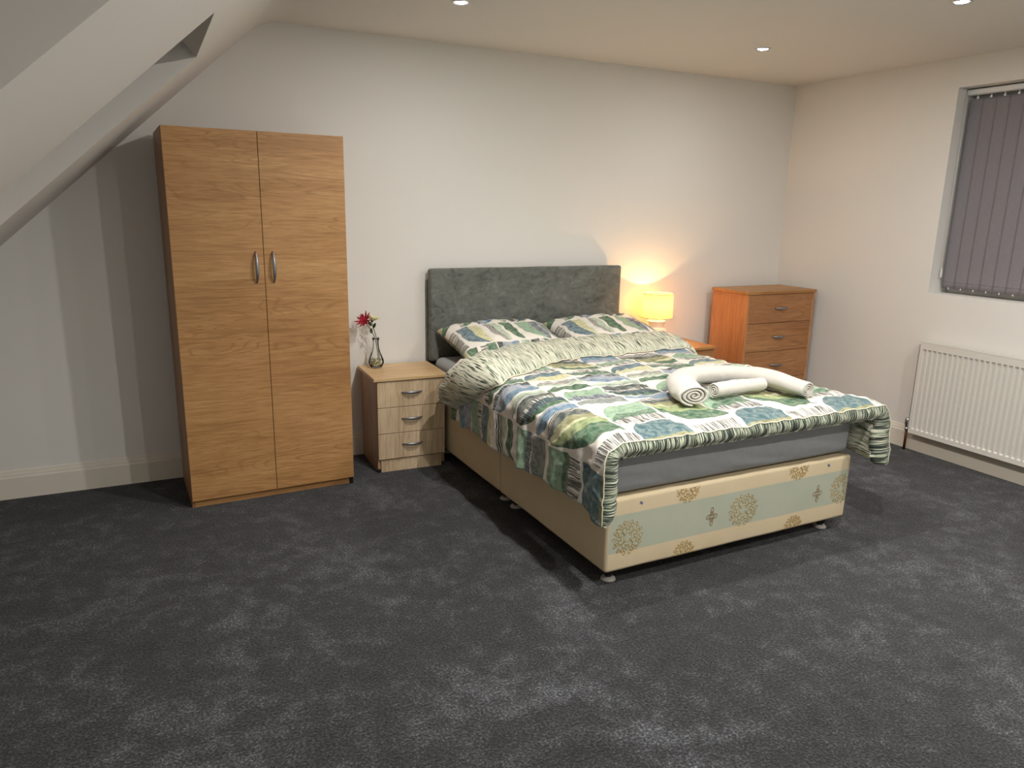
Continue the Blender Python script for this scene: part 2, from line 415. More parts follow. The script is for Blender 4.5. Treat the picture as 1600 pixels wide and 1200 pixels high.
# skirting boards
SKP = [(0, 0), (.018, 0), (.018, .108), (.0165, .112), (.0135, .116), (.0135, .120), (.0115, .128), (.0085, .135), (.0075, .141), (.005, .1455), (0, .1455)]
def skirting(name, p0, p1, nrm, mat=None):
    bm = bmesh.new(); p0 = Vector(p0); p1 = Vector(p1); nrm = Vector(nrm); rg = []
    for p in (p0, p1): rg.append([bm.verts.new(p+nrm*a+Vector((0, 0, b))) for a, b in SKP])
    n = len(SKP)
    for k in range(n): bm.faces.new((rg[0][k], rg[0][(k+1) % n], rg[1][(k+1) % n], rg[1][k]))
    bm.faces.new(rg[0]); bm.faces.new(rg[1])
    return struct(obj(name, bm, M_trim))
skirting('baseboard_back', (XL, 0, 0), (0, 0, 0), (0, -1, 0))
skirting('baseboard_right', (0, -.0185, 0), (0, YB, 0), (-1, 0, 0))
skirting('baseboard_left', (XL, YB, 0), (XL, -.0185, 0), (1, 0, 0))

# ---------------------------------------------------------------- downlights
e = NT('downlight_glow'); e.set(color=(1, 1, 1, 1), emit=(1, .95, .88, 1), estr=SPILL)
M_glow = e.m
LP = [(-2.998, -.845), (-1.135, -.816), (-1.122, -1.97), (-2.86, -1.97), (-2.84, -3.10), (-1.12, -3.10), (-2.84, -4.3), (-1.12, -4.3)]
LB = ['recessed ceiling spotlight above the headboard end of the bed, at the top of the photo',
      'recessed ceiling spotlight nearest the far right corner, above the bedside lamp',
      'recessed ceiling spotlight closest to the window blind, at the top right edge',
      'recessed ceiling spotlight out of frame between wardrobe and bed foot', 'recessed ceiling spotlight out of frame above the open carpet left of the bed foot',
      'recessed ceiling spotlight out of frame above the carpet beyond the bed foot', 'recessed ceiling spotlight out of frame nearest the viewer on the sloped-roof side',
      'recessed ceiling spotlight out of frame nearest the viewer on the window side']
for i, (x, y) in enumerate(LP):
    t = thing('downlight', LB[i], 'ceiling light', (x, y, H), 0, 'recessed ceiling spotlights')
    bm = bmesh.new(); lathe(bm, [(.044, 0), (.044, -.003), (.040, -.006), (.033, -.005), (.030, .0), (.028, .006), (.0, .006)], 32)
    obj('bezel', bm, M_chrome, t, True)
    bm = bmesh.new(); lathe(bm, [(.0285, -.0005), (.026, -.004), (.015, -.006), (0, -.0065)], 24)
    obj('lens', bm, M_glow, t, True)
    ld = bpy.data.lights.new('spot_lamp', 'SPOT'); ld.energy = SPOT_W*DIM[i]; ld.color = SPOT_COL; ld.spot_size = math.radians(150); ld.spot_blend = 1.0
    ld.shadow_soft_size = .022
    lo = bpy.data.objects.new('spot_lamp', ld); C.objects.link(lo); lo.parent = t; lo.location = (0, 0, -.035)
    ld = bpy.data.lights.new('lens_light', 'AREA'); ld.shape = 'DISK'; ld.size = .05; ld.energy = DISC_W*DIM[i]; ld.color = SPOT_COL
    lo = bpy.data.objects.new('lens_light', ld); C.objects.link(lo); lo.parent = t; lo.location = (0, 0, -.0085)

# ---------------------------------------------------------------- furniture
def bow_handle(parent, p, length, vertical=False, out=.028, rotz=0):
    """slim bowed metal pull; p = centre on the door face, sticks out along -y"""
    bm = bmesh.new(); n = 17; path = []
    for i in range(n):
        s = -1+2*i/(n-1); d = out*(1-abs(s)**2.6)
        path.append((s*length/2, -d-.002, 0))
    def sec(i, N):
        s = -1+2*i/(N-1); w = .0088*(1-.62*s*s); tt = .0052*(1-.3*s*s)
        return [(tt*math.cos(2*PI*k/10), w*math.sin(2*PI*k/10)) for k in range(10)]
    sweep(bm, path, sec)
    if vertical: bmesh.ops.rotate(bm, verts=bm.verts[:], cent=(0, 0, 0), matrix=Matrix.Rotation(PI/2, 3, 'Y'))
    bmesh.ops.translate(bm, verts=bm.verts[:], vec=p)
    return obj('handle', bm, M_steel, parent, True)

# wardrobe
wr = thing('wardrobe', 'tall two-door oak-look wardrobe with silver bow handles, left of the bed', 'wardrobe', (-4.2805, -.5164, 0), .0405)
WW, WD, WH = .814, .479, 1.804
bm = bmesh.new()
box(bm, 0, .016, .02, WD, .0, WH, .001); box(bm, WW-.016, WW, .02, WD, .0, WH, .001)
box(bm, .016, WW-.016, .02, WD, WH-.016, WH, .001); box(bm, .016, WW-.016, .03, WD, .045, .06); box(bm, .016, WW-.016, WD-.006, WD-.002, .06, WH-.016)
obj('carcass', bm, M_oakside, wr)
for a, b, hx in ((.001, WW/2-.0013, WW/2-.038), (WW/2+.0013, WW-.001, WW/2+.042)):
    d = boxo('door', (a, b, 0, .0175, .040, WH-.001), M_oak, wr, bev=.0012)
    bow_handle(d, (hx, 0, 1.178), .148, True)
boxo('plinth', (.012, WW-.02, .022, .036, .0, .044), M_oak, wr, bev=.001)
for x in (WW-.019,):
    boxo('corner_foot', (x, x+.018, .012, .034, .0, .036), M_black, wr, bev=.002)

def nightstand(t, W, D, Hh, mt, ms, md, label=None):
    boxo('top', (-.008, W, -.012, D, Hh-.018, Hh), mt, t, bev=.0015)
    bm = bmesh.new(); b = .012
    box(bm, b, b+.015, .016, D-.005, .0, Hh-.018, .001); box(bm, W-b-.015, W-b, .016, D-.005, .0, Hh-.018, .001)
    box(bm, b+.015, W-b-.015, D-.012, D-.007, .02, Hh-.018); box(bm, b+.015, W-b-.015, .03, D-.012, .070, .084)
    obj('carcass', bm, ms, t)
    z1 = Hh-.022; h_ = (z1-.078)/3
    for k in range(3):
        d = boxo('drawer', (b+.002, W-b-.002, .0, .0155, z1-(k+1)*h_+.002, z1-k*h_-.0015), md, t, bev=.001)
        bow_handle(d, (W/2, 0, z1-(k+.5)*h_+.008), .118, False, .024)
    boxo('plinth', (b+.018, W-b-.018, .012, .027, .0, .073), md, t, bev=.001)
    for x in (b-.001, W-b-.019):
        boxo('corner_foot', (x, x+.018, .010, .03, .0, .022), M_black, t, bev=.002)
nl = thing('nightstand', 'pale sonoma-oak three-drawer bedside cabinet between wardrobe and bed, flower vase on top', 'bedside table', (-3.3215+.008, -.3908+.004, 0), -.0334)
nightstand(nl, .420, .372, .5532, M_sont, M_sons, M_son)
nr = thing('nightstand', 'orange oak bedside cabinet under the lit lamp, half hidden behind the bed', 'bedside table', (-1.355, -.395, 0), 0)
nightstand(nr, .44, .367, .582, M_oakt, M_oakc, M_oakd)

# chest of drawers
ch = thing('chest_of_drawers', 'oak-look chest of drawers with silver handles standing in the far corner', 'chest of drawers', (-.702, -.433, 0), .010)
KW, KD, KH = .660, .362, .949
boxo('top', (0, KW, -.004, KD, KH-.02, KH), M_oakt, ch, bev=.0015)
bm = bmesh.new()
box(bm, .010, .026, .004, KD-.004, 0, KH-.02, .001); box(bm, KW-.026, KW-.010, .004, KD-.004, 0, KH-.02, .001)
box(bm, .026, KW-.026, KD-.012, KD-.006, .05, KH-.02); box(bm, .026, KW-.026, .03, KD-.012, .1, .116)
obj('carcass', bm, M_oakc, ch)
z1 = KH-.022; h_ = .204
for k in range(4):
    d = boxo('drawer', (.0265, KW-.0265, .006, .022, z1-(k+1)*h_+.003, z1-k*h_), M_oakd, ch, bev=.001)
    bow_handle(d, (KW/2, .006, z1-(k+.5)*h_+.002), .118, False, .024)
boxo('plinth', (.0265, KW-.0265, .014, .03, 0, .108), M_oakd, ch, bev=.001)

# ---------------------------------------------------------------- bed base
BX, BY, BR = -2.8583, -2.0262, .0128
bb = thing('divan_base', 'cream damask divan bed base with gold medallions and pale blue band', 'bed base', (BX, BY, 0), BR)
BW, BL_, Z0, Z1 = 1.374, 1.93, .071, .384
def dsp(p, n): return n*(.0015*nz(p.x*6, p.y*6, p.z*6))
obj('base_section', rbox(0, BW, 0, .957, Z0, Z1, .016, .06, dsp), M_divan, bb, True)
obj('base_section', rbox(0, BW, .960, BL_, Z0, Z1, .016, .06, dsp), M_divan, bb, True)
for x, y in ((.07, .075), (BW-.07, .075), (.07, .90), (BW-.07, .90), (.07, 1.02), (BW-.07, 1.02), (.07, BL_-.08), (BW-.07, BL_-.08)):
    bm = bmesh.new(); lathe(bm, [(0, .072), (.024, .072), (.026, .045), (.016, .022), (.014, .012), (0, .012)], 16, (x, y, 0))
    lg = obj('foot', bm, M_black, bb, True)
    bm = bmesh.new(); lathe(bm, [(0, .016), (.020, .016), (.030, .008), (.032, .001), (0, .001)], 20, (x, y, 0))
    obj('glide_disc', bm, plain('grey_glide', srgb(175, 172, 165), .4), lg, True)
# jacquard motifs on the foot face: thin raised thread
def ribbon(bm, pts, w=.0028):
    pts = [p for p in pts]
    run = []
    def flush():
        if len(run) < 2: return
        L_, R__ = [], []
        for i, (x, z) in enumerate(run):
            a = run[max(i-1, 0)]; b = run[min(i+1, len(run)-1)]
            dx, dz = b[0]-a[0], b[1]-a[1]; l = math.hypot(dx, dz) or 1
            L_.append(bm.verts.new((x-dz/l*w/2, -.0012, z+dx/l*w/2))); R__.append(bm.verts.new((x+dz/l*w/2, -.0012, z-dx/l*w/2)))
        for i in range(len(run)-1): bm.faces.new((L_[i], R__[i], R__[i+1], L_[i+1]))
    for p in pts:
        if Z0+.008 < p[1] < Z1-.006 and .012 < p[0] < BW-.012: run.append(p)
        else: flush(); run = []
    flush()
def spiral(cx, cz, r0, a0, turns, hand=1, n=18):
    return [(cx+r0*(1-.8*i/n)*math.cos(a0+hand*2*PI*turns*i/n), cz+r0*(1-.8*i/n)*math.sin(a0+hand*2*PI*turns*i/n)) for i in range(n+1)]
def medallion(bm, cx, cz, R0, sx=1.0):
    S = lambda pts: ribbon(bm, [(cx+(x-cx)*sx, z) for x, z in pts])
    for k in range(4):
        a = k*PI/2+PI/4
        for h in (1, -1):
            aa = a+h*.42; rr = R0*.42
            S(spiral(cx+rr*math.cos(aa), cz+rr*math.sin(aa), R0*.20, aa+PI*.9*h, 1.15, h))
        S([(cx+R0*(.12+.75*i/8)*math.cos(a+.12*math.sin(i)), cz+R0*(.12+.75*i/8)*math.sin(a+.12*math.sin(i))) for i in range(9)])
        b = k*PI/2
        S([(cx+R0*(.50+.13*math.cos(t_))*math.cos(b)-R0*.08*math.sin(t_)*math.sin(b), cz+R0*(.50+.13*math.cos(t_))*math.sin(b)+R0*.08*math.sin(t_)*math.cos(b)) for t_ in [2*PI*i/12 for i in range(13)]])
    for k in range(14):
        a = 2*PI*k/14; h = 1 if k % 2 else -1
        S(spiral(cx+R0*.82*math.cos(a), cz+R0*.82*math.sin(a), R0*.145, a+PI/2*h, 1.0, h, 12))
    for k in range(8):
        a = 2*PI*(k+.5)/8
        S([(cx+R0*(.66+.10*math.sin(t_))*math.cos(a+.13*math.cos(t_)), cz+R0*(.66+.10*math.sin(t_))*math.sin(a+.13*math.cos(t_))) for t_ in [2*PI*i/10 for i in range(11)]])
for cx, cz, R0, sx in ((.712, .223, .084, 1.12), (.100, .213, .084, 1.0), (1.325, .222, .084, 1.0), (.395, .378, .075, .95), (1.03, .378, .075, .95), (.395, .078, .070, .95), (1.03, .078, .070, .95)):
    bm = bmesh.new(); medallion(bm, cx, cz, R0, sx); obj('medallion_motif', bm, M_gold, bb)
for cx in (.534, 1.168):
    bm = bmesh.new()
    for sc in (1.0, .55):
        pts = []
        for i in range(41):
            a = 2*PI*i/40; rr = .034*sc*(.62+.38*math.cos(4*a)); pts.append((cx+rr*math.cos(a)*.85, .223+rr*math.sin(a)*1.25))
        ribbon(bm, pts, .0035)
    obj('clover_motif', bm, M_brownthread, bb)
for cx, cz in ((.158, .350), (1.222, .353)):
    bm = bmesh.new()
    for a in (.3, 1.9, 2.6): ribbon(bm, [(cx-.009*math.cos(a), cz-.009*math.sin(a)), (cx+.009*math.cos(a), cz+.009*math.sin(a))], .003)
    obj('tuft_thread', bm, M_bluethread, bb)

# mattress in grey fitted sheet
mt = thing('mattress', 'mattress in a plain grey fitted sheet on the cream bed base', 'mattress', (BX, BY, Z1), BR)
def dm(p, n):
    w = .0
    if p.z < .12:   # tucked, gathered cloth near the bottom
        w += .010*nz(p.x*6+p.z*26, p.y*6, p.z*16)+.006*nz(p.x*22-p.z*50, p.y*22, p.z*26)
    if n.z < -.3: w = 0
    return n*(w+.003*nz(p.x*5, p.y*5, p.z*8)*(n.z > -.3)) + Vector((0, 0, .010*abs(nz(p.x*2.2, 3, 0)) if n.y < -.5 and p.z < .05 else 0))
obj('fitted_sheet', rbox(.006, BW-.006, .004, BL_-.035, .009, .214, .045, .018, dm), M_sheet, mt, True)

# headboard
hb = thing('headboard', 'wide grey velvet headboard fixed against the back wall behind the pillows', 'headboard', (-2.877, -.0815, 0))
def dh(p, n): return n*(.002*nz(p.x*4, 0, p.z*4))
obj('panel', rbox(0, 1.37, 0, .05, .555, 1.1176, .016, .02, dh), M_velvet, hb, True)
for x in (.0, 1.31):
    boxo('strut', (x-.003, x+.06, .052, .072, .16, 1.05), M_velvet, hb, bev=.003)

# ---------------------------------------------------------------- duvet
ZT = .662; RB = .075; XLL = -2.945; XRR = -1.425; XA = XLL+RB; XB = XRR-RB
ARC = RB*PI/2; U0 = -2.78            # U = 0 on the print line along the left edge of the bed top
def section(a):
    """a: metres across measured on the cloth from U0 -> position (x, z) and outward normal (nx, nz)"""
    x = U0+a
    if XA <= x <= XB: return x, ZT, 0, 1
    if x < XA:
        s = XA-x
        if s < ARC: t_ = s/RB; return XA-RB*math.sin(t_), ZT-RB+RB*math.cos(t_), -math.sin(t_), math.cos(t_)
        return XLL, ZT-RB-(s-ARC), -1, 0
    s = x-XB
    if s < ARC: t_ = s/RB; return XB+RB*math.sin(t_), ZT-RB+RB*math.cos(t_), math.sin(t_), math.cos(t_)
    return XRR, ZT-RB-(s-ARC), 1, 0
YF = -2.115                          # foot hem
DROPL = [(0, .250), (.06, .245), (.14, .222), (.30, .225), (.7, .24), (1.1, .235), (1.6, .235)]
DROPR = [(0, .225), (.08, .215), (.2, .20), (1.6, .22)]
def duvet_pt(a, v):
    x, z, nx, nzz = section(a)
    y = YF+v
    # foot hem wanders a little, follows the rounded corner of the bed
    side_l = max(0, min(1, (XA-(U0+a))/(.30))); side_r = max(0, min(1, (U0+a-XB)/.30))
    P = Vector((x, y, z)); N = Vector((nx, 0, nzz))
    top = nzz
    cell = .257
    h = .010*nz(a*4.2, v*4.2, 1)+.006*nz(a*11, v*9, 5)
    rid = .5-abs(nz(a*9+v*3, v*8-a*2, 9)); h += .011*max(0, rid-.25)*2
    h += .0055*nz(a*26, v*22, 3)+.004*nz(a*13-v*6, v*30, 8)
    if v < .10: h -= .020*(1-v/.10)**2*(.35+top*.65)
    if top < .5:
        k = max(side_l, side_r)
        amp = .021*min(1, k*1.4)
        h += amp*(nz(v*9, 7, k*.6)+.6*nz(v*21, 2, k)) + .008*k
        P.y += .012*k*nz(v*6, 1, 1)
    P += N*h
    if side_r > 0 and v < .45:
        P.x += .045*side_r*(1-v/.45); 
    if side_l > 0: P.y -= .02*side_l*max(0, 1-v/.2)
    if v < .25: P.z += 0
    return P, N
NV, NA = 150, 200; VMAX = 1.53
def build_duvet():
    bm = bmesh.new(); uvl = bm.loops.layers.uv.new('UVMap'); UV = {}
    outer, inner = [], []
    org = Vector((BX, BY, .6))
    for j in range(NV+1):
        v = VMAX*(j/NV)**1.0
        aL = (XA-ARC-lerp_tab(DROPL, v))-U0 - .006*nz(v*14, 3); aR = (XB+ARC+lerp_tab(DROPR, v))-U0
        ro, ri = [], []
        for i in range(NA+1):
            a = aL+(aR-aL)*i/NA
            P, N = duvet_pt(a, v)
            # taper the thickness to the side hems
            e_ = min(a-aL, aR-a); tk = .050*math.sqrt(max(0, min(1, e_/.05)))+.004
            fr = max(0, min(1, (U0+a-XB)/.2))*max(0, 1-v/.3)
            tk += .05*fr
            if v < .09: tk += .016*(1-v/.09)
            if N.z > .99: tk = min(tk, P.z-(.606 if v > .085 else .582))
            vo = bm.verts.new(P-org); UV[vo] = (a, v); ro.append(vo)
            Q = P-N*tk
            if j in (0,): Q = Q+Vector((0, .012, 0))
            vi = bm.verts.new(Q-org); UV[vi] = (a, v); ri.append(vi)
        outer.append(ro); inner.append(ri)
    def face(vsx, mi, uvs=None):
        f_ = bm.faces.new(vsx); f_.material_index = mi; f_.smooth = True
        for k, lp in enumerate(f_.loops): lp[uvl].uv = uvs[k] if uvs else UV[vsx[k]]
    for j in range(NV):
        for i in range(NA):
            face((outer[j][i], outer[j][i+1], outer[j+1][i+1], outer[j+1][i]), 0)
            face((inner[j][i], inner[j+1][i], inner[j+1][i+1], inner[j][i+1]), 1)
        for i in (0, NA):
            q = (outer[j][i], outer[j+1][i], inner[j+1][i], inner[j][i]); face(q if i == 0 else q[::-1], 1)
    # bulging end walls (reverse cloth) at foot and head
    for j, sg in ((0, -1), (NV, 1)):
        prev = outer[j]
        for k in range(1, 5):
            tt = k/5; row = []
            for i in range(NA+1):
                p = outer[j][i].co.lerp(inner[j][i].co, tt)
                p = p+Vector((0, sg*.020*math.sin(PI*tt)*(1+.5*nz(i*.15, k*.3)), 0))
                w = bm.verts.new(p); UV[w] = (UV[outer[j][i]][0], -tt*.06); row.append(w)
            for i in range(NA):
                q = (prev[i], row[i], row[i+1], prev[i+1])
                uvs = [(UV[x_][0], -(k-1)/5*.06 if x_ in (prev[i], prev[i+1]) else -tt*.06) for x_ in q]
                q2 = q if sg < 0 else q[::-1]; face(q2, 2, uvs if sg < 0 else uvs[::-1])
            prev = row
        for i in range(NA):
            q = (prev[i], inner[j][i], inner[j][i+1], prev[i+1])
            face(q if sg < 0 else q[::-1], 2, [(UV[x_][0], -.05) for x_ in (q if sg < 0 else q[::-1])])
    me_ = obj('duvet', bm, [M_print, M_rev, M_revd])
    me_.location = org
    return tag(me_, 'leaf-print green and blue duvet draped over the bed, turned back at the pillows', 'duvet')
duv = build_duvet()
# piping along the foot seam
bm = bmesh.new(); pts = []
for i in range(0, 161):
    a = -.60+(2.06)*i/160; aL = (XA-ARC-lerp_tab(DROPL, 0))-U0; aR = (XB+ARC+lerp_tab(DROPR, 0))-U0
    a = aL+(aR-aL)*i/160
    P, N = duvet_pt(a, 0.0); pts.append(P-Vector((BX, BY, .6))+N*.001)
tube(bm, pts, .0028, 6, Vector((0, 1, .01)))
obj('seam_piping', bm, M_piping, duv, True)
# the turned-back head end, reverse side out
YBk = [(-.30, -.53), (-.22, -.60), (-.12, -.70), (0.0, -.60), (.06, -.565), (.42, -.41), (1.23, -.385), (1.34, -.42), (1.5, -.46)]
YFr = [(-.36, -.70), (-.30, -.84), (-.22, -1.02), (-.13, -1.17), (-.02, -1.06), (.29, -.885), (.58, -.765), (1.28, -.77), (1.36, -.80), (1.5, -.78)]
def build_fold():
    bm = bmesh.new(); uvl = bm.loops.layers.uv.new('UVMap'); UV = {}
    n = 150; m = 30; a0, a1 = -.375, 1.50; rings = []
    org = Vector((BX, BY, .6))
    for i in range(n+1):
        a = a0+(a1-a0)*i/n
        yb, yf = lerp_tab(YBk, a), lerp_tab(YFr, a)+.008*nz(a*9, 4)
        e_ = min(i, n-i)/n*(a1-a0); tp = math.sqrt(min(1, e_/.07+.02))
        ring = []
        for k in range(m):
            th_ = 2*PI*k/m; cy_, sy_ = math.cos(th_), math.sin(th_)
            # superellipse section, blunt at the rear fold, thin at the front hem
            w = (1+cy_)/2                      # 1 at rear
            y = yf+(yb-yf)*w
            thick = (.020+.045*math.sin(PI*min(1, w*.62+.10)))*tp
            hh = thick*(abs(sy_)**.75)*(1 if sy_ > 0 else -.12)
            P, N = duvet_pt(a, y-YF)
            wr_ = .010*nz(a*7, y*9, 2)+.006*nz(a*17, y*15, 6)+.006*nz(a*30, y*12, 1)
            Q = P+N*(.007+max(0, hh)+(wr_*min(1, abs(sy_)*1.5) if sy_ > 0 else hh))
            if w > .8 and N.z > .5: Q.z -= .03*(w-.8)/.2 if sy_ <= 0 else 0
            vv = bm.verts.new(Q-org); UV[vv] = (a, y*1.0 if sy_ > 0 else -y); ring.append(vv)
        rings.append(ring)
    for i in range(n):
        for k in range(m):
            l = (k+1) % m
            q = (rings[i][k], rings[i][l], rings[i+1][l], rings[i+1][k]); f_ = bm.faces.new(q); f_.smooth = True
            for lp, v_ in zip(f_.loops, q): lp[uvl].uv = UV[v_]
    for rg in (rings[0], rings[-1]): bm.faces.new(rg)
    hem = [r_[m//2].co.copy() for r_ in rings]
    o = obj('folded_edge', bm, M_rev, duv, label='turned-back end showing the pale hatched reverse')
    # cream piping on the loose hem
    bm = bmesh.new()
    tube(bm, hem, .004, 6, Vector((0, 1, .01)))
    obj('hem_piping', bm, M_piping, o, True)
build_fold()

# ---------------------------------------------------------------- pillows
def pillow(label, cx, cy, cz, rx, rz, seed, v_off):
    hw, hd, T = .354, .236, .092
    bm = bmesh.new(); uvl = bm.loops.layers.uv.new('UVMap'); n, m = 56, 40; UV = {}
    lay = []
    for sg in (1, -1):
        g = []
        for j in range(m+1):
            row = []
            for i in range(n+1):
                uu, vv = -1+2*i/n, -1+2*j/m
                x = hw*uu*(1-.07*(1-vv*vv)*abs(uu)); y = hd*vv*(1-.08*(1-uu*uu)*abs(vv))
                t_ = T*(max(0, (1-uu**4))*max(0, (1-vv**4)))**.5*(1-.25*uu*uu*vv*vv)
                z = sg*(t_*(1 if sg > 0 else .75)+.001)
                if sg > 0: z += (.010*nz(uu*3+seed, vv*2.2, seed)+.007*nz(uu*8, vv*5+seed, 2)+.005*abs(nz(uu*14, vv*3, seed)))*min(1, t_/.05)
                if i in (0, n) or j in (0, m):
                    if sg < 0: row.append(lay[0][j][i]); continue
                w = bm.verts.new((x, y, z)); UV[w] = (y+.165, v_off-(x+hw)*1.04); row.append(w)
            g.append(row)
        lay.append(g)
    for sg, g in zip((1, -1), lay):
        for j in range(m):
            for i in range(n):
                q = (g[j][i], g[j][i+1], g[j+1][i+1], g[j+1][i])
                if sg < 0: q = q[::-1]
                f_ = bm.faces.new(q); f_.smooth = True; f_.material_index = 0 if sg > 0 else 1
                for lp, v_ in zip(f_.loops, q): lp[uvl].uv = UV[v_]
    o = obj('pillow', bm, [M_printp, M_revd]); o.location = (cx, cy, cz); o.rotation_euler = (rx, 0, rz)
    tag(o, label, 'pillow')
pillow('leaf-print pillow at the left, nearer the pale bedside cabinet and vase', -2.493, -.325, .698, math.radians(12), .02, 1.3, 1.15)
pillow('leaf-print pillow at the right, nearer the glowing lamp', -1.777, -.322, .698, math.radians(12), -.015, 4.1, 1.15)

# ---------------------------------------------------------------- towels
def spiral_sec(R0, turns, n, thick, flat=1.0):
    out, inn = [], []
    for i in range(n+1):
        t_ = i/n; rr = R0*(1-.88*t_); a = -PI/2-2*PI*turns*t_
        out.append((rr*math.cos(a), rr*math.sin(a)*flat)); r2 = max(.001, rr-thick)
        inn.append((r2*math.cos(a), r2*math.sin(a)*flat))
    return out+inn[::-1]
def catmull(P, n):
    P = [Vector(p) for p in P]; P = [P[0]*2-P[1]]+P+[P[-1]*2-P[-2]]; out = []
    for i in range(1, len(P)-2):
        for k in range(n):
            t_ = k/n; a, b, c, d = P[i-1], P[i], P[i+1], P[i+2]
            out.append(.5*((2*b)+(c-a)*t_+(2*a-5*b+4*c-d)*t_*t_+(3*b-a-3*c+d)*t_**3))
    out.append(P[-2]); return out
def towel(name, label, pts, rads, turns, flats, zb, seed):
    path = catmull(pts, 8); org = Vector((path[0].x, path[0].y, zb))
    bm = bmesh.new(); n = len(path)
    def sec(i, N):
        t_ = i/(N-1); R0 = lerp_tab(rads, t_); fl = lerp_tab(flats, t_)
        s = spiral_sec(R0, turns, 64, R0*.88/turns*.72, fl); q = []
        for k, (a, b) in enumerate(s):
            w = 1+.11*nz(a*22+seed, b*22, t_*9)+.07*nz(a*50, b*40+seed, t_*22)
            q.append((a*w, b*w))
        return q
    P = []
    for i, p in enumerate(path):
        t_ = i/(n-1); P.append(Vector((p.x, p.y, zb+lerp_tab(rads, t_)*lerp_tab(flats, t_)+.004))-org)
    rgs = sweep(bm, P, sec, caps=False)
    for rg in (rgs[0], rgs[-1]):
        m2 = len(rg)
        for k in range(m2//2-1): bm.faces.new((rg[k], rg[k+1], rg[m2-2-k], rg[m2-1-k]))
    o = obj(name, bm, M_towel, None, True); o.location = org
    sm = o.modifiers.new('soft', 'SUBSURF'); sm.levels = 1; sm.render_levels = 1
    return tag(o, label, 'towel')
towel('bath_towel', 'large white rolled towel curved into an arch on the duvet', [(-2.350, -1.885), (-2.325, -1.80), (-2.26, -1.68), (-2.12, -1.575), (-1.96, -1.56), (-1.85, -1.65), (-1.79, -1.80), (-1.77, -1.96)],
      [(0, .078), (.2, .078), (.45, .068), (.6, .062), (.8, .068), (1, .052)], 3.6, [(0, .62), (.3, .74), (.5, .74), (1, .74)], .668, 2.0)
towel('hand_towel', 'small straight white rolled towel lying inside the curved one', [(-2.175, -1.800), (-2.09, -1.795), (-1.98, -1.79), (-1.87, -1.785)],
      [(0, .042), (.5, .044), (1, .041)], 3.2, [(0, .88), (1, .88)], .668, 5.0)

# ---------------------------------------------------------------- table lamp
lx, ly, lz = -1.262, -.17, .582
tl = thing('table_lamp', 'lit table lamp with small cream drum shade on ceramic base', 'lamp', (lx, ly, lz))
bm = bmesh.new(); lathe(bm, [(0, 0), (.078, 0), (.080, .004), (.080, .098), (0, .098)], 40)
obj('base', bm, plain('grey_ceramic', srgb(150, 142, 128), .35), tl, True)
bm = bmesh.new(); lathe(bm, [(.0805, .094), (.080, .102), (.060, .112), (.046, .118), (.046, .122), (.062, .158), (.063, .162), (.050, .164), (.012, .165), (0, .165)], 40)
obj('neck', bm, plain('white_ceramic', srgb(235, 228, 220), .2), tl, True)
bm = bmesh.new(); lathe(bm, [(.008, .163), (.008, .19), (.014, .192), (.014, .215), (0, .215)], 16)
obj('bulb_holder', bm, M_chrome, tl, True)
s = NT('lampshade_cloth'); s.n.remove(s.b); c = s.coord()
wv = s.noise(s.vmul(c, (1, 1, 6)), 90, 2)
dif = s.n.new('ShaderNodeBsdfDiffuse'); trn = s.n.new('ShaderNodeBsdfTranslucent'); mx = s.n.new('ShaderNodeMixShader')
s.put(dif.inputs[0], s.mix(wv, srgb(226, 206, 158), srgb(214, 192, 140))); s.put(trn.inputs[0], s.mix(wv, srgb(255, 214, 128), srgb(248, 198, 104)))
mx.inputs[0].default_value = .55; s.put(mx.inputs[1], dif.outputs[0]); s.put(mx.inputs[2], trn.outputs[0])
s.t.links.new(mx.outputs[0], s.n['Material Output'].inputs[0])
bm = bmesh.new(); lathe(bm, [(.106, .186), (.103, .347)], 48)
sh = obj('lamp_shade', bm, s.m, tl, True)
for z, rr in ((.186, .1065), (.347, .1035)):
    bm = bmesh.new(); lathe(bm, [(rr-.001, z-.002), (rr+.0008, z-.002), (rr+.0008, z+.003), (rr-.001, z+.003), (rr-.001, z-.002)], 48)
    obj('shade_trim', bm, plain('cream_trim', srgb(236, 214, 170), .6), sh, True)
bm = bmesh.new(); lathe(bm, [(.010, .20), (.012, .208), (.020, .222), (.021, .232), (.015, .246), (0, .252)], 20)
eb = NT('warm_bulb'); eb.set(color=(1, .8, .5, 1), emit=(1, .72, .38, 1), estr=25)
obj('bulb', bm, eb.m, tl, True)
ld = bpy.data.lights.new('lamp_light', 'POINT'); ld.energy = LAMP_W; ld.color = (1, .58, .22); ld.shadow_soft_size = .008
lo = bpy.data.objects.new('lamp_light', ld); C.objects.link(lo); lo.parent = tl; lo.location = (0, 0, .284)

# ---------------------------------------------------------------- vase and flowers
vx, vy, vz = -3.222, -.105, .5535
gl = NT('clear_glass'); gl.n.remove(gl.b)
fr = gl.n.new('ShaderNodeFresnel'); fr.inputs[0].default_value = 1.22; tb = gl.n.new('ShaderNodeBsdfTransparent'); tb.inputs[0].default_value = (.985, .99, .985, 1)
gg = gl.n.new('ShaderNodeBsdfGlossy'); gg.inputs['Roughness'].default_value = .03; mg = gl.n.new('ShaderNodeMixShader')
gl.put(mg.inputs[0], fr.outputs[0]); gl.put(mg.inputs[1], tb.outputs[0]); gl.put(mg.inputs[2], gg.outputs[0]); gl.t.links.new(mg.outputs[0], gl.n['Material Output'].inputs[0])
bm = bmesh.new()
outp = [(0, 0), (.026, 0), (.036, .008), (.045, .028), (.044, .045), (.034, .070), (.022, .100), (.0165, .130), (.0165, .155), (.021, .176)]
inp = [(.0195, .176), (.015, .155), (.015, .130), (.0205, .100), (.0325, .070), (.0425, .045), (.0435, .028), (.035, .010), (.0, .006)]
lathe(bm, outp+inp, 40)
